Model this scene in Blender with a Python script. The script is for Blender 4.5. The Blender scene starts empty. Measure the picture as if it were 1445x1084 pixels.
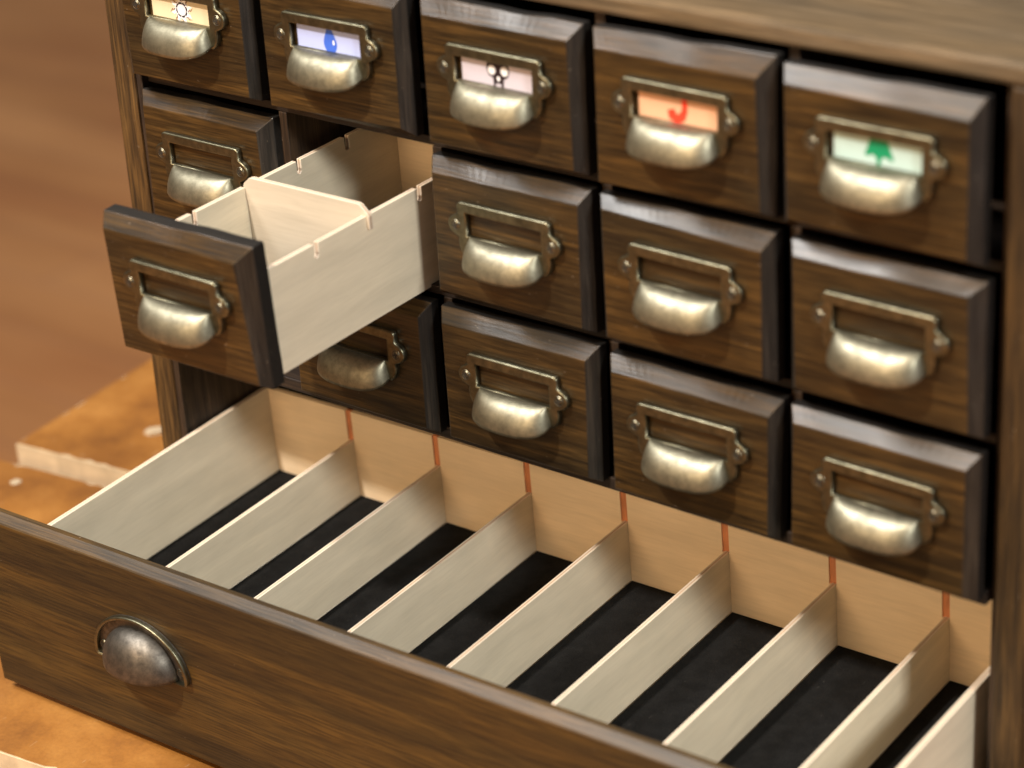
import bpy, bmesh, math, random
from mathutils import Matrix, Vector, noise
S = 0.09            # one drawer column pitch = 9 cm
C = bpy.context.scene.collection
rnd = random.Random(7)
PI = math.pi

# ------------------------------------------------------------------ materials
def new_mat(name):
    m = bpy.data.materials.new(name); m.use_nodes = True
    nt = m.node_tree; nt.nodes.clear()
    out = nt.nodes.new('ShaderNodeOutputMaterial'); b = nt.nodes.new('ShaderNodeBsdfPrincipled')
    nt.links.new(b.outputs[0], out.inputs[0])
    return m, nt, b
def N(nt, t, **k):
    n = nt.nodes.new(t)
    for a, v in k.items(): setattr(n, a, v)
    return n
def ramp(nt, src, stops):
    r = N(nt, 'ShaderNodeValToRGB'); e = r.color_ramp.elements
    while len(e) < len(stops): e.new(0.5)
    for i, (p, c) in enumerate(stops):
        e[i].position = p; e[i].color = (c[0], c[1], c[2], 1)
    nt.links.new(src, r.inputs[0]); return r.outputs[0]
def coords(nt, scale, seed=True, warp=0.0):
    tc = N(nt, 'ShaderNodeTexCoord'); src = tc.outputs['Object']
    if seed:
        oi = N(nt, 'ShaderNodeObjectInfo'); ml = N(nt, 'ShaderNodeMath', operation='MULTIPLY'); ml.inputs[1].default_value = 37.0
        nt.links.new(oi.outputs['Random'], ml.inputs[0])
        ad = N(nt, 'ShaderNodeVectorMath', operation='ADD')
        nt.links.new(src, ad.inputs[0]); nt.links.new(ml.outputs[0], ad.inputs[1]); src = ad.outputs[0]
    if warp:
        nz = N(nt, 'ShaderNodeTexNoise'); nz.inputs['Scale'].default_value = 22; nz.inputs['Detail'].default_value = 1
        nt.links.new(src, nz.inputs['Vector'])
        sb = N(nt, 'ShaderNodeVectorMath', operation='SUBTRACT'); sb.inputs[1].default_value = (.5, .5, .5)
        nt.links.new(nz.outputs['Color'], sb.inputs[0])
        sc = N(nt, 'ShaderNodeVectorMath', operation='SCALE'); sc.inputs['Scale'].default_value = warp
        nt.links.new(sb.outputs[0], sc.inputs[0])
        ad = N(nt, 'ShaderNodeVectorMath', operation='ADD')
        nt.links.new(src, ad.inputs[0]); nt.links.new(sc.outputs[0], ad.inputs[1]); src = ad.outputs[0]
    mp = N(nt, 'ShaderNodeMapping'); mp.inputs['Scale'].default_value = scale
    nt.links.new(src, mp.inputs['Vector']); return mp.outputs[0]
def tex(nt, vec, scale=1, detail=4, rough=.55, dist=0):
    n = N(nt, 'ShaderNodeTexNoise'); n.inputs['Scale'].default_value = scale; n.inputs['Detail'].default_value = detail
    n.inputs['Roughness'].default_value = rough; n.inputs['Distortion'].default_value = dist
    nt.links.new(vec, n.inputs['Vector']); return n.outputs['Fac']
def mix(nt, fac, a, b, mode='MIX'):
    m = N(nt, 'ShaderNodeMix', data_type='RGBA', blend_type=mode)
    for sock, v in ((m.inputs[0], fac), (m.inputs[6], a), (m.inputs[7], b)):
        if hasattr(v, 'links') or isinstance(v, bpy.types.NodeSocket): nt.links.new(v, sock)
        elif isinstance(v, (int, float)): sock.default_value = v
        else: sock.default_value = (v[0], v[1], v[2], 1)
    return m.outputs[2]
def bump(nt, b, h, strength=.3, dist=.0004):
    n = N(nt, 'ShaderNodeBump'); n.inputs['Strength'].default_value = strength; n.inputs['Distance'].default_value = dist
    nt.links.new(h, n.inputs['Height']); nt.links.new(n.outputs[0], b.inputs['Normal'])

def wood(name, dark, mid, light, axis='x', rough=.42, fine=1.0, coat=.0, blotch=.5, pore=.8, k1=(240, 13), k3=(34, 14)):
    m, nt, b = new_mat(name)
    def sc(a, l):
        return {'x': (l, a, a), 'y': (a, l, a), 'z': (a, a, l)}[axis]
    v1 = coords(nt, sc(*k1), warp=.003)
    v2 = coords(nt, sc(1150 * fine, 42), warp=.0015)
    v3 = coords(nt, sc(*k3), warp=.004)
    base = ramp(nt, tex(nt, v1, 1, 6, .62, .25), [(.3, dark), (.5, mid), (.72, light)])
    pores = ramp(nt, tex(nt, v2, 1, 3, .6), [(.38, (.35, .35, .35)), (.55, (1, 1, 1)), (.8, (1.35, 1.3, 1.2))])
    col = mix(nt, pore, base, pores, 'MULTIPLY')
    bl = ramp(nt, tex(nt, v3, 1, 3, .5), [(.35, (.60, .66, .80)), (.62, (1.3, 1.15, .92))])
    col = mix(nt, blotch, col, bl, 'MULTIPLY')
    spk = ramp(nt, tex(nt, coords(nt, sc(900, 420)), 1, 2, .5), [(.735, (0, 0, 0)), (.79, (.45, .45, .45))])
    col = mix(nt, spk, col, (.34, .27, .20))
    nt.links.new(col, b.inputs['Base Color'])
    rr = N(nt, 'ShaderNodeMapRange'); rr.inputs[3].default_value = rough + .1; rr.inputs[4].default_value = rough - .06
    nt.links.new(tex(nt, v2, 1, 3), rr.inputs[0]); nt.links.new(rr.outputs[0], b.inputs['Roughness'])
    b.inputs['Specular IOR Level'].default_value = .42; b.inputs['Coat Weight'].default_value = coat; b.inputs['Coat Roughness'].default_value = .35
    bump(nt, b, tex(nt, v2, 1, 3, .6), .35, .00025)
    return m
def plain(name, col, rough=.5, metal=0, var=.12, scale=(120, 120, 120), bmp=0.0, seed=True):
    m, nt, b = new_mat(name)
    v = coords(nt, scale, seed)
    t = tex(nt, v, 1, 5, .6)
    c = ramp(nt, t, [(.3, [x * (1 - var) for x in col]), (.7, [min(1, x * (1 + var)) for x in col])])
    nt.links.new(c, b.inputs['Base Color']); b.inputs['Roughness'].default_value = rough; b.inputs['Metallic'].default_value = metal
    if bmp: bump(nt, b, t, bmp, .0003)
    return m
def metal(name, lo, hi, rough):
    m, nt, b = new_mat(name)
    v = coords(nt, (260, 260, 260)); v2 = coords(nt, (700, 2200, 2200)); v3 = coords(nt, (70, 70, 70))
    t = tex(nt, v, 1, 5, .65); t3 = tex(nt, v3, 1, 3, .5)
    c = ramp(nt, t, [(.3, lo), (.66, hi)])
    c = mix(nt, .5, c, ramp(nt, t3, [(.35, (.72, .70, .66)), (.6, (1.05, 1.03, 1))]), 'MULTIPLY')
    nt.links.new(c, b.inputs['Base Color']); b.inputs['Metallic'].default_value = 1
    rr = N(nt, 'ShaderNodeMapRange'); rr.inputs[3].default_value = rough + .10; rr.inputs[4].default_value = rough - .07
    nt.links.new(t, rr.inputs[0]); nt.links.new(rr.outputs[0], b.inputs['Roughness'])
    bump(nt, b, tex(nt, v2, 1, 4, .6), .16, .00018)
    return m

M = {}
M['front'] = wood('stained_drawer_wood', (.018, .0110, .0052), (.038, .0225, .0082), (.082, .046, .0145), 'x', .30, blotch=.85, k1=(320, 18))
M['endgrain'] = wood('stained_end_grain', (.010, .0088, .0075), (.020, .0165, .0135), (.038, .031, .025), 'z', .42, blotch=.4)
M['edgewood'] = wood('near_black_edge', (.003, .0025, .002), (.006, .0045, .0035), (.011, .008, .006), 'x', .6, blotch=.3)
M['panel'] = wood('stained_panel_wood', (.018, .0105, .0036), (.047, .0265, .0066), (.092, .050, .0105), 'x', .46, blotch=.7, k1=(95, 5.5), k3=(60, 6))
M['side'] = wood('stained_side_wood', (.024, .0135, .005), (.074, .041, .0135), (.145, .083, .028), 'z', .5, pore=.95)
M['side_dimmed'] = wood('dimmed_side_wood', (.018, .010, .004), (.046, .0255, .0085), (.088, .049, .016), 'z', .5)  # same wood as the left side, dimness of the right post put into the colour
M['topw'] = wood('stained_top_wood', (.085, .060, .034), (.125, .088, .050), (.175, .124, .074), 'x', .36, pore=.5, blotch=.3)
M['inner'] = wood('stained_inner_wood', (.012, .008, .006), (.034, .021, .013), (.07, .043, .025), 'z', .5)
M['shelf'] = wood('stained_shelf_wood', (.010, .007, .006), (.024, .016, .012), (.05, .033, .022), 'x', .5)
M['cup'] = metal('aged_brass', (.19, .178, .13), (.345, .325, .245), .47)
M['plate'] = metal('aged_brass_plate', (.11, .103, .070), (.24, .225, .155), .36)
M['dome'] = metal('dark_pewter', (.085, .077, .068), (.19, .172, .15), .50)
M['screw'] = metal('screw_nickel', (.14, .13, .095), (.30, .28, .21), .34)
M['screw_dark'] = plain('screw_recess', (.02, .017, .013), .6)
def birch(name, axis='y', col=(.80, .705, .54)):
    m, nt, b = new_mat(name)
    l = {'y': (120, 12, 120), 'x': (12, 120, 120)}[axis]
    f = {'y': (900, 60, 900), 'x': (60, 900, 900)}[axis]
    t = tex(nt, coords(nt, l, warp=.01), 1, 4, .5); t2 = tex(nt, coords(nt, f), 1, 3, .6); t3 = tex(nt, coords(nt, (22, 22, 22)), 1, 3)
    c = ramp(nt, t, [(.3, [x * .90 for x in col]), (.7, [x * 1.05 for x in col])])
    c = mix(nt, .35, c, ramp(nt, t2, [(.3, (.82, .8, .76)), (.6, (1, 1, 1))]), 'MULTIPLY')
    c = mix(nt, .5, c, ramp(nt, t3, [(.35, (.90, .89, .86)), (.65, (1.04, 1.02, 1.0))]), 'MULTIPLY')
    nt.links.new(c, b.inputs['Base Color']); b.inputs['Roughness'].default_value = .55
    bump(nt, b, t2, .15, .0002); return m
M['birch'] = birch('birch_ply'); M['pale'] = birch('birch_ply_pale', 'x', (.60, .515, .405)); M['birchx'] = birch('birch_ply_back', 'x', (.93, .73, .50))  # back walls: warm bounce light put into a lighter, more orange birch
M['edge'] = plain('ply_edge_light', (.68, .57, .45), .6, var=.06, scale=(60, 60, 60))
M['edged'] = plain('ply_edge_core', (.50, .34, .22), .7, var=.2, scale=(90, 90, 90))
M['burn'] = plain('laser_burnt_edge', (.60, .23, .10), .7, var=.35, scale=(400, 400, 60))
def felt_m():
    m, nt, b = new_mat('black_felt'); v = coords(nt, (1, 1, 1))
    t = tex(nt, v, 1800, 3, .7); t2 = tex(nt, v, 160, 4, .6)
    c = ramp(nt, t, [(.35, (.0035, .0034, .0033)), (.75, (.016, .0155, .015))])
    c = mix(nt, .6, c, ramp(nt, t2, [(.35, (.45, .45, .45)), (.65, (1.5, 1.5, 1.5))]), 'MULTIPLY')
    lint = ramp(nt, tex(nt, coords(nt, (700, 260, 400)), 1, 2, .5), [(.72, (0, 0, 0)), (.78, (.16, .16, .16))]); c = mix(nt, lint, c, (.16, .15, .14))
    nt.links.new(c, b.inputs['Base Color']); b.inputs['Roughness'].default_value = 1
    b.inputs['Specular IOR Level'].default_value = .1
    b.inputs['Sheen Weight'].default_value = .015; b.inputs['Sheen Roughness'].default_value = .6
    bump(nt, b, t, .8, .0006); return m
M['felt'] = felt_m()
for k, c in dict(cream=(.70, .58, .38), lilac=(.43, .49, .80), pink=(.53, .48, .54), peach=(.72, .40, .24), mint=(.44, .58, .54)).items():
    M[k] = plain('card_' + k, c, .55, var=.02)
for k, c in dict(ink_white=(.84, .82, .84), ink_blue=(.045, .13, .62), ink_black=(.02, .008, .012), ink_red=(.85, .05, .02), ink_green=(.0, .24, .10), ink_brown=(.16, .05, .04), ink_grey=(.62, .58, .66)).items():
    M[k] = plain(k, c, .5, var=.04)
def bench_top():
    m, nt, b = new_mat('worn_bench_board'); v = coords(nt, (1, 1, 1), False)
    t = tex(nt, v, 26, 6, .62); t2 = tex(nt, v, 9, 3, .5); t3 = tex(nt, coords(nt, (260, 60, 60), False), 1, 4, .6); t4 = tex(nt, v, 520, 4, .65)
    c = ramp(nt, t, [(.3, (.17, .062, .010)), (.5, (.28, .112, .018)), (.72, (.37, .165, .034))])
    c = mix(nt, .7, c, ramp(nt, t2, [(.32, (.62, .56, .52)), (.52, (1, 1, 1)), (.75, (1.2, 1.2, 1.3))]), 'MULTIPLY')
    c = mix(nt, .35, c, ramp(nt, t4, [(.3, (.6, .58, .55)), (.6, (1.1, 1.1, 1.1))]), 'MULTIPLY')
    scuff = ramp(nt, t3, [(.66, (0, 0, 0)), (.74, (1, 1, 1))])
    sm = N(nt, 'ShaderNodeMath', operation='MULTIPLY'); sm.inputs[1].default_value = .30
    nt.links.new(scuff, sm.inputs[0])
    c = mix(nt, sm.outputs[0], c, (.62, .46, .30))
    nt.links.new(c, b.inputs['Base Color']); b.inputs['Roughness'].default_value = .5
    bump(nt, b, t4, .3, .0003); return m
M['bench'] = bench_top()
M['benchedge'] = plain('bench_board_edge', (.54, .42, .27), .8, var=.18, scale=(90, 90, 90), bmp=.5, seed=False)
M['steel'] = plain('bench_leg_steel', (.10, .10, .11), .4, .8)
M['chip'] = plain('pale_wood_chip', (.42, .33, .22), .85)
def floor_m():
    m, nt, b = new_mat('varnished_pine_floor')
    tc = N(nt, 'ShaderNodeTexCoord')
    br = N(nt, 'ShaderNodeTexBrick'); br.offset = .37
    for k, v in {'Scale': 1.0, 'Mortar Size': .0025, 'Brick Width': 1.9, 'Row Height': .13, 'Mortar Smooth': .2, 'Bias': 0}.items(): br.inputs[k].default_value = v
    br.inputs['Color1'].default_value = (.45, .20, .075, 1); br.inputs['Color2'].default_value = (.52, .245, .098, 1); br.inputs['Mortar'].default_value = (.36, .17, .09, 1)
    mp = N(nt, 'ShaderNodeMapping'); nt.links.new(tc.outputs['Object'], mp.inputs[0]); nt.links.new(mp.outputs[0], br.inputs['Vector'])
    t = tex(nt, coords(nt, (1.2, 14, 10), False, .0), 1, 5, .6, .4); t2 = tex(nt, coords(nt, (1.6, 4.5, 3), False), 1, 3, .5)
    c = mix(nt, .7, br.outputs['Color'], ramp(nt, t, [(.3, (.88, .85, .82)), (.7, (1.12, 1.12, 1.12))]), 'MULTIPLY')
    c = mix(nt, .8, c, ramp(nt, t2, [(.33, (.84, .74, .70)), (.5, (1, 1, 1)), (.68, (1.2, 1.28, 1.35))]), 'MULTIPLY')
    nt.links.new(c, b.inputs['Base Color']); b.inputs['Roughness'].default_value = .38; return m
M['floor'] = floor_m()

# ------------------------------------------------------------------ mesh helpers
def link(name, me, mats, parent=None, smooth=False, mw=None, bevel=0, solid=0):
    o = bpy.data.objects.new(name, me); C.objects.link(o)
    if not isinstance(mats, (list, tuple)): mats = [mats]
    for m in mats: me.materials.append(m)
    if parent is not None: o.parent = parent
    if mw is not None: o.matrix_world = mw
    if smooth:
        for p in me.polygons: p.use_smooth = True
    if solid:
        md = o.modifiers.new('shell', 'SOLIDIFY'); md.thickness = solid * S; md.offset = 1 if solid < 0 else -1
        md.thickness = abs(solid) * S
    if bevel:
        md = o.modifiers.new('edge', 'BEVEL'); md.width = bevel * S; md.segments = 2; md.limit_method = 'ANGLE'; md.angle_limit = math.radians(28)
        md.harden_normals = False
    return o
class MB:
    def __init__(s): s.bm = bmesh.new()
    def box(s, a, b, mi=0, fn=None):
        vs = []
        for z in (a[2], b[2]):
            for y in (a[1], b[1]):
                for x in (a[0], b[0]):
                    p = (x, y, z)
                    if fn: p = fn(*p)
                    vs.append(s.bm.verts.new((p[0] * S, p[1] * S, p[2] * S)))
        for f in ((0, 2, 3, 1), (4, 5, 7, 6), (0, 1, 5, 4), (2, 6, 7, 3), (0, 4, 6, 2), (1, 3, 7, 5)):
            fc = s.bm.faces.new([vs[i] for i in f]); fc.material_index = mi
        return s
    def ply(s, poly, axis, t0, t1, fn=None, mi_face=0, mi_edge=(1, 2, 1), cuts=(0, .36, .64, 1)):
        # laminated sheet: 2-D outline pushed through its thickness in three plies
        def P(a, b, t):
            p = {'x': (t, a, b), 'y': (a, t, b), 'z': (a, b, t)}[axis]
            if fn: p = fn(*p)
            return (p[0] * S, p[1] * S, p[2] * S)
        rings = [[s.bm.verts.new(P(a, b, t0 + (t1 - t0) * c)) for a, b in poly] for c in cuts]
        n = len(poly)
        for k in range(len(cuts) - 1):
            for i in range(n):
                f = s.bm.faces.new((rings[k][i], rings[k][(i + 1) % n], rings[k + 1][(i + 1) % n], rings[k + 1][i])); f.material_index = mi_edge[k]
        f = s.bm.faces.new(rings[0][::-1]); f.material_index = mi_face
        f = s.bm.faces.new(rings[-1]); f.material_index = mi_face
        return s
    def mesh(s, name):
        bmesh.ops.recalc_face_normals(s.bm, faces=s.bm.faces)
        me = bpy.data.meshes.new(name); s.bm.to_mesh(me); s.bm.free(); return me
def empty(name, label, cat, group=None, mw=None):
    o = bpy.data.objects.new(name, None); C.objects.link(o); o.empty_display_size = .02
    o['label'] = label; o['category'] = cat
    if group: o['group'] = group
    if mw is not None: o.matrix_world = mw
    return o
def curve_mesh(name, loops, half, bev, y=0.0):
    # 2-D outline (x,z) with holes -> solid plate standing in the xz plane
    cu = bpy.data.curves.new(name + '_outline', 'CURVE'); cu.dimensions = '2D'; cu.fill_mode = 'BOTH'
    for lp in loops:
        sp = cu.splines.new('POLY'); sp.points.add(len(lp) - 1)
        for i, (a, b) in enumerate(lp): sp.points[i].co = (a * S, b * S, 0, 1)
        sp.use_cyclic_u = True
    cu.extrude = half * S; cu.bevel_depth = bev * S; cu.bevel_resolution = 2
    if bev: cu.offset = -bev * S
    tmp = bpy.data.objects.new('tmp', cu); C.objects.link(tmp)
    bpy.context.view_layer.update()
    me = bpy.data.meshes.new_from_object(tmp.evaluated_get(bpy.context.evaluated_depsgraph_get())); me.name = name
    bpy.data.objects.remove(tmp); bpy.data.curves.remove(cu)
    for v in me.vertices:
        x, z, d = v.co; v.co = (x, y * S - d, z)
    bm = bmesh.new(); bm.from_mesh(me); bmesh.ops.remove_doubles(bm, verts=bm.verts, dist=1e-6)
    bmesh.ops.recalc_face_normals(bm, faces=bm.faces); bm.to_mesh(me); bm.free()
    me.materials.clear(); return me
def arc(cx, cz, r, a0, a1, n=8):
    return [(cx + r * math.cos(math.radians(a0 + (a1 - a0) * i / n)), cz + r * math.sin(math.radians(a0 + (a1 - a0) * i / n))) for i in range(n + 1)]

# ------------------------------------------------------------------ dimensions (in column pitches)
Q = .7813; A_, C_, a_, c_, D_ = .4663, .3551, .4222, .3027, .0601
YP = .104; XL, XR = -.5005, 4.522; TL = .1544; ZT = .4095; TT = .1018; ZB = -3.452
OFF = {(0,0):(-.0019,.0126,.0017),(0,1):(.0116,.0479,-.0181),(0,2):(0,0,0),(1,0):(-.0027,.0038,.0032),(1,1):(0,0,0),(1,2):(0,.01,0),
 (2,0):(.0044,.0103,-.0065),(2,1):(.0049,.0147,-.0004),(2,2):(.0034,.0104,.0066),(3,0):(.0025,-.006,-.0018),(3,1):(.0002,-.0035,.0053),
 (3,2):(.008,.0108,-.0074),(4,0):(-.006,-.0312,-.0002),(4,1):(.0038,-.0005,-.004),(4,2):(.0041,-.0112,-.0029)}
# hand-cut bevels: (BL, BR, TR, TL) corner deviations of the flat face and of the outer edge
FC = {(0,0):[(.03,-.006),(.004,-.003),(0,0),(0,0)],(1,0):[(.005,-.012),(-.004,.015),(-.002,-.008),(0,0)],(2,0):[(.007,-.01),(0,0),(-.01,-.003),(.008,-.002)],
 (3,0):[(-.003,-.02),(0,0),(-.018,-.013),(.002,-.009)],(4,0):[(.005,.015),(0,0),(-.001,-.018),(-.006,-.002)],(0,1):[(0,0),(0,0),(-.027,.001),(.012,.005)],
 (2,1):[(-.005,.007),(0,0),(.005,.003),(-.003,.001)],(3,1):[(.007,-.003),(0,0),(0,-.013),(.003,.02)],(4,1):[(.008,.001),(0,0),(-.015,.01),(-.001,.013)],
 (2,2):[(-.002,-.007),(0,0),(.011,.008),(-.007,.001)],(3,2):[(-.004,.003),(0,0),(.008,-.008),(0,.005)],(4,2):[(-.01,.007),(0,0),(0,.006),(.002,.008)],
 (1,1):[(0,0),(.014,0),(-.035,-.004),(-.004,.008)]}
OC = {(0,0):[(0,0),(-.012,.004),(0,0),(0,0)],(3,0):[(0,0),(0,0),(.010,.014),(0,0)],(2,2):[(0,0),(0,0),(.014,.006),(-.008,-.004)],(3,2):[(0,0),(-.015,-.004),(.013,0),(0,0)]}
def front_mesh(key):
    r = random.Random(str(key)); n = 22
    fc = FC.get(key, [(0, 0)] * 4); oc = OC.get(key, [(0, 0)] * 4)
    sg = [(-1, -1), (1, -1), (1, 1), (-1, 1)]
    inn = [(sx * a_ + d[0], sz * c_ + d[1]) for (sx, sz), d in zip(sg, fc)]
    out = [(sx * A_ + d[0], sz * C_ + d[1] + .0168) for (sx, sz), d in zip(sg, oc)]
    ph = [r.uniform(0, 6) for _ in range(8)]; am = r.uniform(.003, .0075)
    def ring(cs, amp, k):
        pts = []
        for s_ in range(4):
            p, q_ = cs[s_], cs[(s_ + 1) % 4]; dx, dz = q_[0] - p[0], q_[1] - p[1]; L = math.hypot(dx, dz); nx, nz = dz / L, -dx / L
            for i in range(n):
                t = i / n; w = amp * math.sin(PI * t) * (math.sin(9 * t + ph[s_ + k]) * .7 + .4 * math.sin(19 * t + ph[s_]))
                if s_ != 2: w *= .3
                pts.append((p[0] + dx * t + nx * w, p[1] + dz * t + nz * w))
        return pts
    bm = bmesh.new()
    rr = [(ring(inn, .0015, 0), 0.0), (ring(out, am, 4), D_), (ring(out, am, 4), D_ + (.075 if key == (1, 1) else .055))]
    V = [[bm.verts.new((x * S, y * S, z * S)) for x, z in pts] for pts, y in rr]
    m = len(V[0])
    for k in range(2):
        for i in range(m): bm.faces.new((V[k][i], V[k][(i + 1) % m], V[k + 1][(i + 1) % m], V[k + 1][i]))
    bm.faces.new(V[0][::-1]); bm.faces.new(V[2])
    bm.faces.ensure_lookup_table()
    for i in range(m):
        bm.faces[m + i].material_index = 2                     # near-black edges of the board
        if i // n in (1, 3): bm.faces[i].material_index = 1    # darker, greyer end-grain bevels left and right
    bmesh.ops.recalc_face_normals(bm, faces=bm.faces)
    me = bpy.data.meshes.new('drawer_front'); bm.to_mesh(me); bm.free(); return me

# ---- label holder plate with cup pull
HX = .014   # hardware sits slightly right of the drawer centre
def plate_mesh():
    R = [(.236, -.072)] + [(.256, -.055), (.268, -.028), (.272, .0), (.268, .024)] + arc(.280, .083, .050, -72, 66, 9) + [(.272, .142)] + arc(.250, .178, .024, 0, 90, 5)
    L = [(-x, z) for x, z in R[::-1]]
    outer = [(x + HX, z) for x, z in R + L]
    win = [(HX - .221, .034), (HX + .221, .034), (HX + .221, .149), (HX - .221, .149)]
    return curve_mesh('label_holder', [outer, win], .009, .009, y=-.018)
def cup_mesh():
    bm = bmesh.new(); nx, nt = 44, 18; g = []
    for j in range(nt + 1):
        th = (j / nt) * PI / 2; sv, cv = math.sin(th), math.cos(th)
        w = .202 + .028 * (1 - cv ** 1.1); d = .120 * sv ** .84; zz = 1 - cv ** .92
        row = []
        for i in range(nx + 1):
            f = PI * (1 - i / nx); cx, sx = math.cos(f), math.sin(f)
            x = w * math.copysign(abs(cx) ** .76, cx); y = -.030 - d * abs(sx) ** .80; z = .033 - (.088 + .062 * sx ** .7) * zz
            if i in (0, nx): y = -.014
            row.append(bm.verts.new(((x + HX) * S, y * S, z * S)))
        g.append(row)
    for j in range(nt):
        for i in range(nx): bm.faces.new((g[j][i], g[j][i + 1], g[j + 1][i + 1], g[j + 1][i]))
    bmesh.ops.recalc_face_normals(bm, faces=bm.faces)
    me = bpy.data.meshes.new('cup_handle'); bm.to_mesh(me); bm.free(); return me
def screw_mesh(r=.021, cross=True):
    bm = bmesh.new()
    prof = [(1.34, .001), (1.28, -.004), (1.10, -.004), (.98, .001), (.94, -.002), (.75, -.0045), (.0001, -.0055)]
    n = 20; rings = []
    for pr, y in prof: rings.append([bm.verts.new((r * pr * math.cos(2 * PI * i / n) * S, y * S, r * pr * math.sin(2 * PI * i / n) * S)) for i in range(n)])
    for k in range(len(prof) - 1):
        for i in range(n): bm.faces.new((rings[k][i], rings[k][(i + 1) % n], rings[k + 1][(i + 1) % n], rings[k + 1][i]))
    bmesh.ops.remove_doubles(bm, verts=bm.verts, dist=1e-7)
    for f in bm.faces:
        rad = f.calc_center_median(); rad = math.hypot(rad.x, rad.z) / S / r
        f.material_index = 1 if .97 < rad < 1.12 else 0; f.smooth = True
    a = .6
    for k in range(2):
        an = a + k * PI / 2; ux, uz = math.cos(an), math.sin(an); L, W = r * .72, r * .22
        vs = [bm.verts.new(((ux * s1 * L - uz * s2 * W) * S, (-.0060 - .0005 * k) * S, (uz * s1 * L + ux * s2 * W) * S)) for s1, s2 in ((-1, -1), (1, -1), (1, 1), (-1, 1))]
        f = bm.faces.new(vs); f.material_index = 1
    bmesh.ops.recalc_face_normals(bm, faces=[f for f in bm.faces if len(f.verts) > 0 and f.smooth])
    me = bpy.data.meshes.new('screw'); bm.to_mesh(me); bm.free()
    me.materials.append(M['screw']); me.materials.append(M['screw_dark']); return me
PLATE, CUP, SCREW = plate_mesh(), cup_mesh(), screw_mesh()
PLATE.materials.append(M['plate']); CUP.materials.append(M['cup'])
for p in CUP.polygons: p.use_smooth = True
def I(name, me, parent, loc=(0, 0, 0), rot=0):
    o = bpy.data.objects.new(name, me); C.objects.link(o); o.parent = parent
    o.matrix_basis = Matrix.Translation([c * S for c in loc]) @ Matrix.Rotation(rot, 4, 'Y'); return o
def hardware(root):
    dz = rnd.uniform(-.004, .004) + .002; dx = rnd.uniform(-.004, .004); tl = rnd.uniform(-.014, .014)
    p = I('label_holder', PLATE, root, (dx, 0, dz), tl)
    for s_ in (-1, 1): I('screw', SCREW, p, (HX + s_ * .281, -.0345, .083), rnd.uniform(0, 3))
    c = I('cup_handle', CUP, root, (dx, 0, dz), tl)
    md = c.modifiers.new('shell', 'SOLIDIFY'); md.thickness = .012 * S; md.offset = -1
    return dx, dz
def emblem(kind):
    P = []
    def blob(loop, mi, lay=0): P.append((loop, mi, lay))
    def circ(x, z, r, rz=None, n=20): return [(x + r * math.cos(2 * PI * i / n), z + (rz or r) * math.sin(2 * PI * i / n)) for i in range(n)]
    if kind == 'sun':
        mats = ['ink_white', 'ink_brown', 'ink_grey']
        blob([((.056 if k % 2 else .036) * math.cos(k * PI / 8 + .3), (.056 if k % 2 else .036) * math.sin(k * PI / 8 + .3)) for k in range(16)], 0, 0)
        for k in range(8):                                   # curved rays, each with a thin dark hook beside it
            an = math.radians(k * 45 + 14)
            def pl(r, d): return (.075 * 0 + r * math.cos(an + d), r * math.sin(an + d))
            blob([pl(.030, -.42), pl(.030, .42), pl(.048, .20), pl(.060, .26), pl(.078, .02), pl(.058, -.02), pl(.046, -.22)], 0, 1)
            blob([pl(.047, -.40), pl(.055, -.16), pl(.064, -.26), pl(.084, .02), pl(.064, -.16), pl(.053, -.10), pl(.043, -.36)], 1, 2)
        blob(circ(0, 0, .040), 0, 1); blob(circ(0, 0, .031), 2, 2); blob(circ(0, 0, .028), 0, 3)
    if kind == 'drop':
        mats = ['ink_blue', 'ink_white']
        lp = [(-.004, .078)]
        for i in range(17):
            a = math.radians(35 - i * 250 / 16); lp.append((.037 * math.cos(a), -.018 + .044 * math.sin(a)))
        blob(lp[:-1], 0, 1); blob(circ(.019, -.012, .006, .011), 1, 2)
    if kind == 'skull':
        mats = ['ink_black', 'pink', 'ink_white']
        blob([(-.044, .076), (.044, .076), (.058, .044), (.061, .014), (.050, -.010), (.030, -.020), (.027, -.060), (-.025, -.060), (-.028, -.020), (-.050, -.010), (-.061, .014), (-.058, .044)], 0, 1)
        blob(circ(-.033, .014, .0195, .021), 2, 2); blob(circ(.034, .016, .0195, .021), 2, 2); blob(circ(.001, -.020, .008, .011), 2, 2)
        blob([(-.014, -.060), (.015, -.060), (.015, -.042), (-.014, -.042)], 1, 2)
    if kind == 'flame':
        mats = ['ink_red']
        cl = [(.006, .078, .016), (.020, .055, .015), (.025, .028, .014), (.024, .002, .015), (.012, -.024, .020), (-.010, -.034, .022), (-.030, -.022, .024), (-.036, .000, .018)]
        lf, rt = [], []
        for k, (x, z, w_) in enumerate(cl):
            p, n_ = cl[max(0, k - 1)], cl[min(len(cl) - 1, k + 1)]; dx, dz = n_[0] - p[0], n_[1] - p[1]; L = math.hypot(dx, dz)
            lf.append((x - dz / L * w_, z + dx / L * w_)); rt.append((x + dz / L * w_ * .8, z - dx / L * w_ * .8))
        up = lf + rt[::-1]
        blob(up, 0, 1)
    if kind == 'tree':
        mats = ['ink_green', 'ink_brown']
        blob([(-.030, .080), (.030, .080), (.036, .044), (.048, .010), (.060, -.020), (.052, -.027), (.026, -.014), (.012, -.020), (.008, -.032), (.007, -.060), (-.006, -.060), (-.008, -.032), (-.012, -.020), (-.026, -.012), (-.048, -.022), (-.057, -.014), (-.046, .012), (-.036, .046)], 0, 1)
    return P, mats
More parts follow.
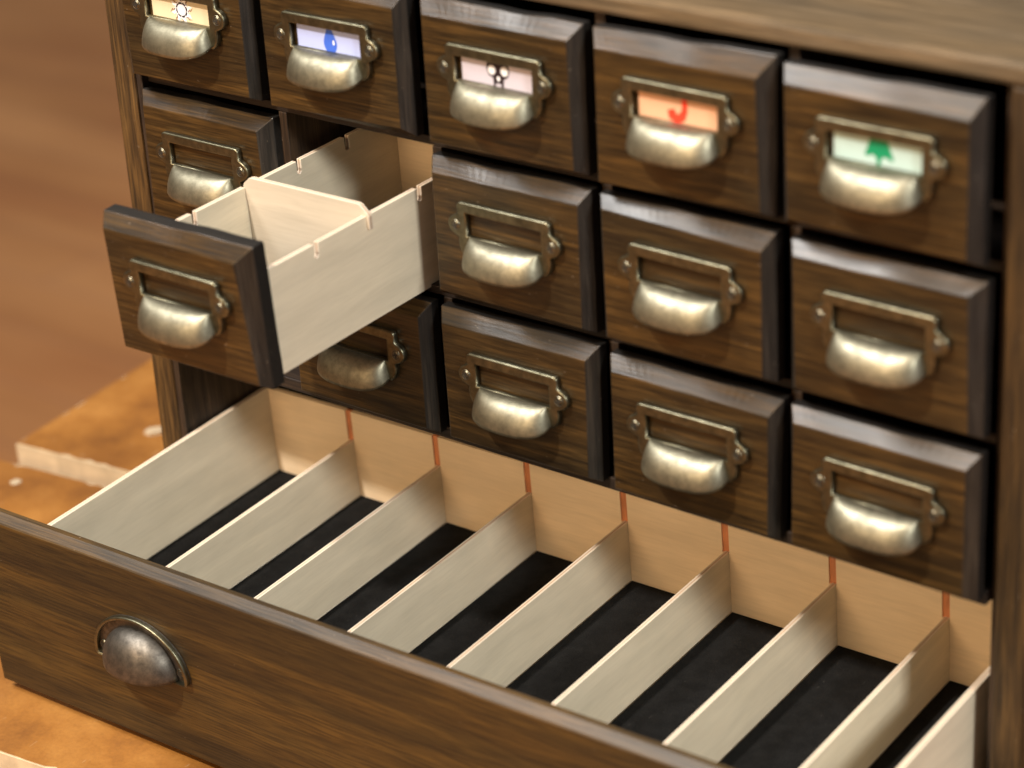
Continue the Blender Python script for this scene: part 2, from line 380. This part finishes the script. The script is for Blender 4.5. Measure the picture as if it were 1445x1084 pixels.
def label_card(root, kind, col, dx, dz, shift=(0, 0)):
    b = MB(); b.box((HX - .198 + dx, -.0052, .0), (HX + .262 + dx, -.0026, .165)); b.box((HX - .27 + dx, -.0024, .05), (HX - .26 + dx, -.001, .06))
    b = MB(); b.box((HX - .198 + dx, -.0052, .0), (HX + .235 + dx, -.0026, .165))
    c = link('label_card', b.mesh('label_card'), M[col], root)
    P, mats = emblem(kind); bm = bmesh.new(); sc_ = {'drop': 1.12, 'tree': 1.15, 'flame': 1.12, 'skull': 1.08}.get(kind, 1)
    for loop, mi, lay in P:
        y = -.0054 - .0005 * lay
        vs = [bm.verts.new(((HX + .012 + dx + x + shift[0]) * S, y * S, (.090 + dz + z + shift[1]) * S)) for x, z in [(p[0] * sc_, p[1] * sc_) for p in loop]]
        f = bm.faces.new(vs); f.material_index = mi
        if f.normal.y > 0 or True:
            f.normal_update()
            if f.normal.y > 0: f.normal_flip()
    me = bpy.data.meshes.new('printed_emblem'); bm.to_mesh(me); bm.free()
    link('printed_emblem', me, [M[k] for k in mats], c)

ROWN = ['top', 'middle', 'lower']
COLN = ['first', 'second', 'third', 'fourth', 'fifth']
LAB = {(0,0):('sun','cream','small dark wood drawer with a white sun on its cream label'),
 (1,0):('drop','lilac','small dark wood drawer with a blue water drop on its lilac label'),
 (2,0):('skull','pink','small dark wood drawer with a black skull on its pale pink label'),
 (3,0):('flame','peach','small dark wood drawer with a red curl on its peach label'),
 (4,0):('tree','mint','small dark wood drawer with a green tree on its mint label')}
TXT = {(0,1):'unlabelled small drawer directly below the one with the sun label',
 (2,1):'unlabelled small drawer directly below the one with the skull label',
 (3,1):'unlabelled small drawer directly below the one with the red curl label',
 (4,1):'unlabelled small drawer directly below the one with the green tree label',
 (1,2):'shadowed small drawer in the lower row, half hidden under the open small drawer',
 (2,2):'unlabelled small drawer in the lower row, two below the skull label',
 (3,2):'unlabelled small drawer in the lower row, two below the red curl label',
 (4,2):'unlabelled small drawer in the bottom right corner, two below the green tree label',
 (1,1):'small drawer pulled far out, showing its pale plywood box and divider'}
def T_about(piv, yaw, droop):
    p = Matrix.Translation([c * S for c in piv])
    return p @ Matrix.Rotation(yaw, 4, 'Z') @ Matrix.Rotation(droop, 4, 'X') @ p.inverted()
for i in range(5):
    for j in range(3):
        if (i, j) == (0, 2): continue       # hidden behind the pulled-out drawer
        dx, dy, dz = OFF[(i, j)]
        base = Vector(((i + dx) * S, dy * S, (-j * Q + dz) * S))
        mw = Matrix.Translation(base)
        if (i, j) == (1, 1):
            mw = T_about((1, 0, -.8), .0185, .0583) @ Matrix.Translation(Vector((1 * S, -1.1554 * S, -Q * S)))
        lab = LAB[(i, j)][2] if (i, j) in LAB else TXT[(i, j)]
        root = empty('small_drawer', lab, 'drawer', 'small drawers of the wooden cabinet', mw)
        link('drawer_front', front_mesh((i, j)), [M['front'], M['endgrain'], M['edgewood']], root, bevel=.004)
        hx, hz = hardware(root)
        if (i, j) in LAB: label_card(root, LAB[(i, j)][0], LAB[(i, j)][1], hx, 0)
        if (i, j) == (1, 1):
            # plywood box of the open drawer, in its own frame (x, y back, z up)
            y0, zt = .137, .193        # back of the front board, top of the walls
            def fn(x, y, z, s=-.036):
                yy, zz = y - y0, z - zt
                return (x, y0 + yy * math.cos(s) - zz * math.sin(s), zt + yy * math.sin(s) + zz * math.cos(s))
            zb = zt - .535; y1 = 2.06; sl = [.525, .900, 1.278, 1.645]
            outl = [(y0, zb), (y1, zb), (y1, zt)]
            for sy in sl[::-1]:
                outl += [(sy + .016, zt), (sy + .016, zt - .062), (sy + .010, zt - .072), (sy - .010, zt - .072), (sy - .016, zt - .062), (sy - .016, zt)]
            outl += [(y0, zt)]
            for xa, xb in ((-.398, -.370), (.372, .400)):
                b = MB(); b.ply(outl, 'x', xa, xb, fn); link('side_wall', b.mesh('side_wall'), [M['birch'], M['edge'], M['edged']], root, bevel=.0025)
            b = MB(); b.ply([(-.3695, zb), (.3715, zb), (.3715, zt - .002), (-.3695, zt - .002)], 'y', y1 - .028, y1 - .0005, fn); link('back_wall', b.mesh('back_wall'), [M['birchx'], M['edge'], M['edged']], root)
            b = MB(); b.box((-.3695, y0 + .001, zb + .004), (.3715, y1 - .0285, zb + .03), 0, fn); link('bottom_board', b.mesh('bottom_board'), M['birch'], root)
            b = MB(); b.box((-.368, y0 + .003, zb + .031), (.370, y1 - .030, zb + .043), 0, fn); link('felt_liner', b.mesh('felt_liner'), M['felt'], root)
            yd = sl[1]
            dv = [(-.366, zb + .045), (.368, zb + .045), (.3685, zt - .068), (.416, zt - .068), (.416, zt - .002), (.409, zt + .010), (.368, zt + .050), (.355, zt + .055), (-.322, zt + .058), (-.336, zt + .054), (-.374, zt + .022), (-.380, zt + .008), (-.384, zt - .068), (-.3665, zt - .068)]
            def fd(x, y, z): return fn(x, y + (z - zb) * -.02 + .008, z)
            b = MB(); b.ply(dv, 'y', yd - .0135, yd + .0135, fd); link('divider', b.mesh('divider'), [M['pale'], M['edge'], M['edged']], root, bevel=.0025)

# ------------------------------------------------------------------ cabinet
cab = empty('drawer_cabinet', 'dark stained wooden cabinet carcass holding rows of small drawers', 'cabinet', None, Matrix.Translation((2 * S, 1.2 * S, ZB * S)))
cb = Vector((2, 1.2, ZB))
def cpart(name, boxes, mat, bevel=.006, fn=None):
    b = MB()
    for a, c in boxes: b.box([a[k] - cb[k] for k in range(3)], [c[k] - cb[k] for k in range(3)], 0, fn)
    return link(name, b.mesh(name), mat, cab, bevel=bevel)
YB = 2.75
cpart('side_panel', [((XL - TL, YP, ZB), (XL, YB, ZT - .0025))], M['side'], .012)
cpart('side_panel', [((XR, YP, ZB), (XR + TL, YB, ZT - .0025))], M['side_dimmed'], .012)
cpart('inner_liner', [((XL + .0015, YP + .012, -3.36), (XL + .045, YB - .05, ZT - .003))], M['inner'], .004)
cpart('inner_liner', [((XR - .045, YP + .06, -3.36), (XR - .0015, YB - .05, ZT - .003))], M['inner'], .004)
cpart('top_board', [((XL - TL, YP - .002, ZT), (XR + TL, YB, ZT + TT))], M['topw'], .026)
cpart('bottom_board', [((XL + .0015, YP + .02, ZB + .004), (XR - .0015, YB - .05, ZB + .095))], M['shelf'])
cpart('back_board', [((XL + .0015, YB - .048, ZB), (XR - .0015, YB, ZT - .003))], M['shelf'])
yf = .158
for zc, th in ((-Q / 2 + .008, .022), (-1.5 * Q + .008, .022)): cpart('shelf', [((XL + .047, yf, zc - th), (XR - .047, YB - .05, zc + th))], M['shelf'], .004)
cpart('shelf', [((XL + .047, YP + .008, -1.952), (XR - .047, YB - .05, -1.885))], M['shelf'], .006)
for k in range(4):
    for j in range(3):
        z1 = [ZT - .003, -Q / 2 + .008 - .0235, -1.5 * Q + .008 - .0235][j]; z0 = [-Q / 2 + .008 + .0235, -1.5 * Q + .008 + .0235, -1.883][j]
        cpart('partition', [((k + .5 - .027, yf - .004, z0), (k + .5 + .027, YB - .051, z1))], M['inner'], .004)

# ------------------------------------------------------------------ big bottom drawer
TB = T_about((2, 0, -3), .0286, .0467)
bb = Vector((2, -1.1, -3.353))
big = empty('wide_drawer', 'wide bottom drawer pulled open, pale plywood bays lined with black felt', 'drawer', None, TB @ Matrix.Translation(bb * S))
def bf(x, y, z): return (x - bb.x, y - bb.y, z - bb.z)
def bpart(name, mb, mats, **k): return link(name, mb.mesh(name), mats, big, **k)
xl, s_, t_ = -.3937, .6166, .026
zF, zt, ztw, yb = -2.9762, -2.6226, -2.439, .8246
ypi, ypo, zp, zbo = -1.0743, -1.1576, -2.2675, -3.353
# front board with hand-cut bevel
def big_front():
    bm = bmesh.new(); n = 60; x0, x1 = -.6955, 4.70
    prof = [(ypo, zbo + .012), (ypo, zp - .040), (ypo + .006, zp - .033), (ypo + .040, zp - .009), (ypo + .052, zp - .003), (ypi - .006, zp), (ypi, zp - .006), (ypi, zbo + .004), (ypi - .006, zbo), (ypo + .012, zbo)]
    rows = []
    for i in range(n + 1):
        x = x0 + (x1 - x0) * i / n; w = .004 * noise.noise(Vector((x * 2.3, 3, 1)))
        rows.append([bm.verts.new(Vector(bf(x, y, z + (w if 1 <= k <= 4 else 0))) * S) for k, (y, z) in enumerate(prof)])
    m = len(prof)
    for i in range(n):
        for k in range(m): bm.faces.new((rows[i][k], rows[i][(k + 1) % m], rows[i + 1][(k + 1) % m], rows[i + 1][k]))
    bm.faces.new(rows[0][::-1]); bm.faces.new(rows[-1]); bmesh.ops.recalc_face_normals(bm, faces=bm.faces)
    me = bpy.data.meshes.new('drawer_front'); bm.to_mesh(me); bm.free(); return me
link('drawer_front', big_front(), M['panel'], big)
PLY = [M['birch'], M['edge'], M['edged']]
zfl = zF - .05
for xa, xb in ((xl - .030, xl), (4.4116 - .030, 4.4116)):
    b = MB(); b.ply([(ypi + .001, zfl), (yb + .030, zfl), (yb + .030, ztw), (ypi + .001, ztw)], 'x', xa, xb, bf); bpart('side_wall', b, PLY, bevel=.003)
# back wall: sheets between the slots, burnt inner faces above the dividers
b = MB(); cur = xl + .0015
for k in range(1, 8):
    sx = xl + k * s_
    b.box((cur, yb, zfl), (sx - .039, yb + .030, ztw - .001), 0, bf)
    b.box((sx - .039, yb, zfl), (sx + .002, yb + .030, zt - .006), 0, bf)
    b.box((sx - .039, yb + .0105, zt - .006), (sx + .002, yb + .0295, ztw - .003), 1, bf)
    cur = sx + .002
b.box((cur, yb, zfl), (4.4116 - .0315, yb + .030, ztw - .001), 0, bf)
bpart('back_wall', b, [M['birchx'], M['burn']])
for k in range(1, 8):
    sx = xl + k * s_; ln = rnd.uniform(-.0025, .0025)
    def fk(x, y, z): return bf(x + ln * (y - yb) + rnd.uniform(-.0, .0), y, z)
    b = MB(); b.ply([(ypi + .002, zF + .001), (yb - .001, zF + .001), (yb + .010, zt - .002), (yb + .010, zt), (yb - .002, zt), (ypi + .002, zt)], 'x', sx - t_, sx, fk); bpart('divider', b, PLY, bevel=.003)
b = MB(); b.box((xl + .001, ypi + .001, zfl + .002), (4.38, yb - .001, zF - .018), 0, bf); bpart('bottom_board', b, M['birch'])
b = MB()
for k in range(8):
    x0 = xl + k * s_ + .002; x1 = xl + (k + 1) * s_ - t_ - .002 if k < 7 else 4.379
    b.box((x0 + .002, ypi + .003, zF - .016), (x1, yb - .002, zF), 0, bf)
bpart('felt_liner', b, M['felt'], bevel=.003)
# dome pull
PX, PZ = .458, -2.868
def dome_mesh():
    bm = bmesh.new(); nu, nv = 40, 20; g = []
    for j in range(nv + 1):
        v = (j / nv) * PI / 2                   # 0 = lower rim, 90 = top
        row = []
        for i in range(nu + 1):
            u = PI * (1 - i / nu)
            w = math.cos(v) ** .85 if j < nv else 0
            row.append(bm.verts.new(Vector(bf(PX + .244 * math.cos(u) * w, ypo - .012 - .152 * math.sin(u) * w, PZ + .222 * math.sin(v))) * S))
        g.append(row)
    for j in range(nv):
        for i in range(nu): bm.faces.new((g[j][i], g[j][i + 1], g[j + 1][i + 1], g[j + 1][i]))
    bmesh.ops.remove_doubles(bm, verts=bm.verts, dist=1e-6); bmesh.ops.recalc_face_normals(bm, faces=bm.faces)
    me = bpy.data.meshes.new('cup_handle'); bm.to_mesh(me); bm.free()
    for p in me.polygons: p.use_smooth = True
    return me
out = [(PX + .322 * math.cos(a) , PZ + .018 + .268 * math.sin(a)) for a in [PI * i / 40 for i in range(41)]] + [(PX - .318, PZ - .004), (PX - .300, PZ - .018), (PX + .300, PZ - .018), (PX + .318, PZ - .004)]
inn = [(PX + .300 * math.cos(a), PZ + .020 + .247 * math.sin(a)) for a in [PI * i / 40 for i in range(41)]] + [(PX - .296, PZ - .002), (PX + .296, PZ - .002)]
me = curve_mesh('back_plate', [[(x - bb.x, z - bb.z) for x, z in out]], .002, .003, y=ypo - bb.y - .0055)
pl = link('back_plate', me, M['dome'], big)
me = curve_mesh('raised_rim', [[(x - bb.x, z - bb.z) for x, z in out], [(x - bb.x, z - bb.z) for x, z in inn]], .009, .008, y=ypo - bb.y - .018)
link('raised_rim', me, M['plate'], pl)
for sx in (-1, 1): I('screw', SCREW, pl, (PX - bb.x + sx * .268, ypo - bb.y - .012, PZ - bb.z + .045), .4 * sx)
dm = link('cup_handle', dome_mesh(), M['dome'], big)
md = dm.modifiers.new('shell', 'SOLIDIFY'); md.thickness = .012 * S; md.offset = -1

# ------------------------------------------------------------------ work bench
zj = -3.455
TJ = T_about((1, 0, -.8), .1245, 0)
jb = Vector((1, 0, zj))
bench = empty('workbench', 'worn orange-brown wooden workbench with a gap between its two boards, under the cabinet', 'workbench', None, TJ @ Matrix.Translation(jb * S))
def jagged(x0, x1, y0, y1, seed, amp=.022, step=.06, ends=True):
    r = random.Random(seed); pts = []
    def wob(): 
        v = r.random(); return amp * (.25 * v if v < .8 else v)
    n = int((x1 - x0) / step)
    pts += [(x0 + (x1 - x0) * i / n, y0 + wob()) for i in range(n)]
    n2 = max(2, int((y1 - y0) / step))
    pts += [(x1 - wob() * .6, y0 + (y1 - y0) * i / n2) for i in range(n2)]
    pts += [(x1 - (x1 - x0) * i / n, y1 - wob()) for i in range(n)]
    pts += [(x0 + wob() * .6, y1 - (y1 - y0) * i / n2) for i in range(n2)]
    return pts
def board(name, x0, x1, y0, y1, seed):
    b = MB(); f = lambda x, y, z: (x - jb.x, y - jb.y, z - jb.z)
    b.box((x0, y0, zj - .30), (x1, y1, zj - .0065), 1, f)
    b.ply(jagged(x0 + .004, x1 - .004, y0 + .004, y1 - .004, seed), 'z', zj - .006, zj, f, 0, (1,), (0, 1))
    o = link(name, b.mesh(name), [M['bench'], M['benchedge']], bench); return o
board('bench_board', -2.7384, 7.4, 1.2789, 4.6, 3)
board('bench_board', -4.2, 8.6, -1.4899, 1.0576, 5)
b = MB(); f = lambda x, y, z: (x - jb.x, y - jb.y, z - jb.z)
for xx in (-1.6, 6.0):
    b = MB(); b.box((xx, -1.2, zj - .62), (xx + .35, 4.2, zj - .31), 0, f)
    link('bench_rail', b.mesh('bench_rail'), M['steel'], bench, bevel=.02)
for xx in (-1.6, 6.0):
    for yy in (-1.1, 3.8):
        b = MB(); b.box((xx + .02, yy, -12.0), (xx + .33, yy + .3, zj - .625), 0, f); link('leg', b.mesh('leg'), M['steel'], bench, bevel=.02)
def chip(x, y, r, lab, seed, h=.01, el=1.0, z=0, rot=0):
    rr = random.Random(seed); bm = bmesh.new(); n = 12; rings = []
    for q_, hh in ((1, 0), (.9, h * .7), (.5, h)):
        rings.append([])
        for i in range(n):
            a = 2 * PI * i / n; k = r * q_ * (1 + .35 * noise.noise(Vector((math.cos(a) * 2, math.sin(a) * 2, seed))))
            px, py = k * math.cos(a) * el, k * math.sin(a)
            rings[-1].append(bm.verts.new(((px * math.cos(rot) - py * math.sin(rot)) * S, (px * math.sin(rot) + py * math.cos(rot)) * S, (hh + .0005) * S)))
    for k in range(2):
        for i in range(n): bm.faces.new((rings[k][i], rings[k][(i + 1) % n], rings[k + 1][(i + 1) % n], rings[k + 1][i]))
    bm.faces.new(rings[2]); bm.faces.new(rings[0][::-1]); bmesh.ops.recalc_face_normals(bm, faces=bm.faces)
    me = bpy.data.meshes.new('wood_chip'); bm.to_mesh(me); bm.free()
    o = link('wood_chip', me, M['chip']); o['label'] = lab; o['category'] = 'wood chip'
    o.matrix_world = TJ @ Matrix.Translation(Vector((x, y, zj)) * S)
chip(-2.37, .86, .036, 'small round pale speck on the near bench board at the left edge', 1, .008)
chip(-1.985, 1.80, .045, 'pale splinter flake on the rear bench board against the cabinet side', 2, .03, 1.9, rot=.7)
CHIPJ = True

# ------------------------------------------------------------------ floor
b = MB(); b.box((-160, -60, -12.2), (60, 160, -12.001)); fl = link('floor', b.mesh('floor'), M['floor']); fl['kind'] = 'structure'
fl['label'] = 'reddish varnished plank floor far below the bench'; fl['category'] = 'floor'

# ------------------------------------------------------------------ world and lamps
w = bpy.data.worlds.new('World'); bpy.context.scene.world = w; w.use_nodes = True
nt = w.node_tree; nt.nodes.clear()
o = N(nt, 'ShaderNodeOutputWorld'); bg = N(nt, 'ShaderNodeBackground'); nt.links.new(bg.outputs[0], o.inputs[0])
tc = N(nt, 'ShaderNodeTexCoord'); sp = N(nt, 'ShaderNodeSeparateXYZ'); nt.links.new(tc.outputs['Generated'], sp.inputs[0])
mr = N(nt, 'ShaderNodeMapRange'); mr.inputs[1].default_value = -1; nt.links.new(sp.outputs['Z'], mr.inputs[0])
col = ramp(nt, mr.outputs[0], [(.0, (.20, .11, .06)), (.45, (.34, .20, .11)), (.56, (.46, .33, .21)), (.80, (.50, .40, .29)), (1.0, (.52, .45, .36))])
mx = N(nt, 'ShaderNodeMapRange', interpolation_type='SMOOTHSTEP'); mx.inputs[1].default_value = .45; mx.inputs[2].default_value = .95
nt.links.new(sp.outputs['X'], mx.inputs[0])
col = mix(nt, mx.outputs[0], col, (.34, .42, .52))
nt.links.new(col, bg.inputs[0]); bg.inputs[1].default_value = .52
def lamp(name, target, direction, dist, size, power, color, size_y=None):
    L = bpy.data.lights.new(name, 'AREA'); L.energy = power; L.color = color; L.size = size
    if size_y: L.shape = 'RECTANGLE'; L.size_y = size_y
    ob = bpy.data.objects.new(name, L); C.objects.link(ob)
    d = Vector(direction).normalized(); ob.location = Vector(target) * S + d * dist
    ob.rotation_euler = d.to_track_quat('Z', 'Y').to_euler(); return ob
ctr = (2, -.5, -1.5)
lamp('key_lamp', ctr, (-.17, -.81, 1.15), 2.6, .12, 82, (1, .91, .80))
lamp('side_lamp', ctr, (1.0, -.42, .66), 2.4, .32, 37, (1, 1.0, .95))
lamp('ceiling_lamp', ctr, (-.46, -.30, .84), 2.2, .55, 40, (1, .995, .98), .5)
lamp('front_fill', ctr, (-.10, -1.0, .42), 2.6, 1.3, 30, (1, .68, .38), .8)  # added warm fill from the front, brightens the drawer's back wall

# ------------------------------------------------------------------ camera
cam = bpy.data.cameras.new('Camera'); co = bpy.data.objects.new('Camera', cam); C.objects.link(co)
r_, u_, f_ = (.78545, .61637, -.05621), (-.22716, .37157, .90019), (-.57574, .69428, -.43186)
co.matrix_world = Matrix(((r_[0], u_[0], -f_[0], 8.7612 * S), (r_[1], u_[1], -f_[1], -8.1519 * S), (r_[2], u_[2], -f_[2], 3.6036 * S), (0, 0, 0, 1)))
cam.sensor_width = 36; cam.lens = 36 * 3474.49 / 1445; cam.clip_end = 100; cam.clip_start = .05
cam.dof.use_dof = True; cam.dof.focus_distance = 12.45 * S; cam.dof.aperture_fstop = 6.6; cam.dof.aperture_blades = 0
sc = bpy.context.scene; sc.camera = co
sc.view_settings.view_transform = 'Standard'; sc.view_settings.look = 'None'; sc.view_settings.exposure = 0; sc.view_settings.gamma = 1
sc.view_settings.use_curve_mapping = False
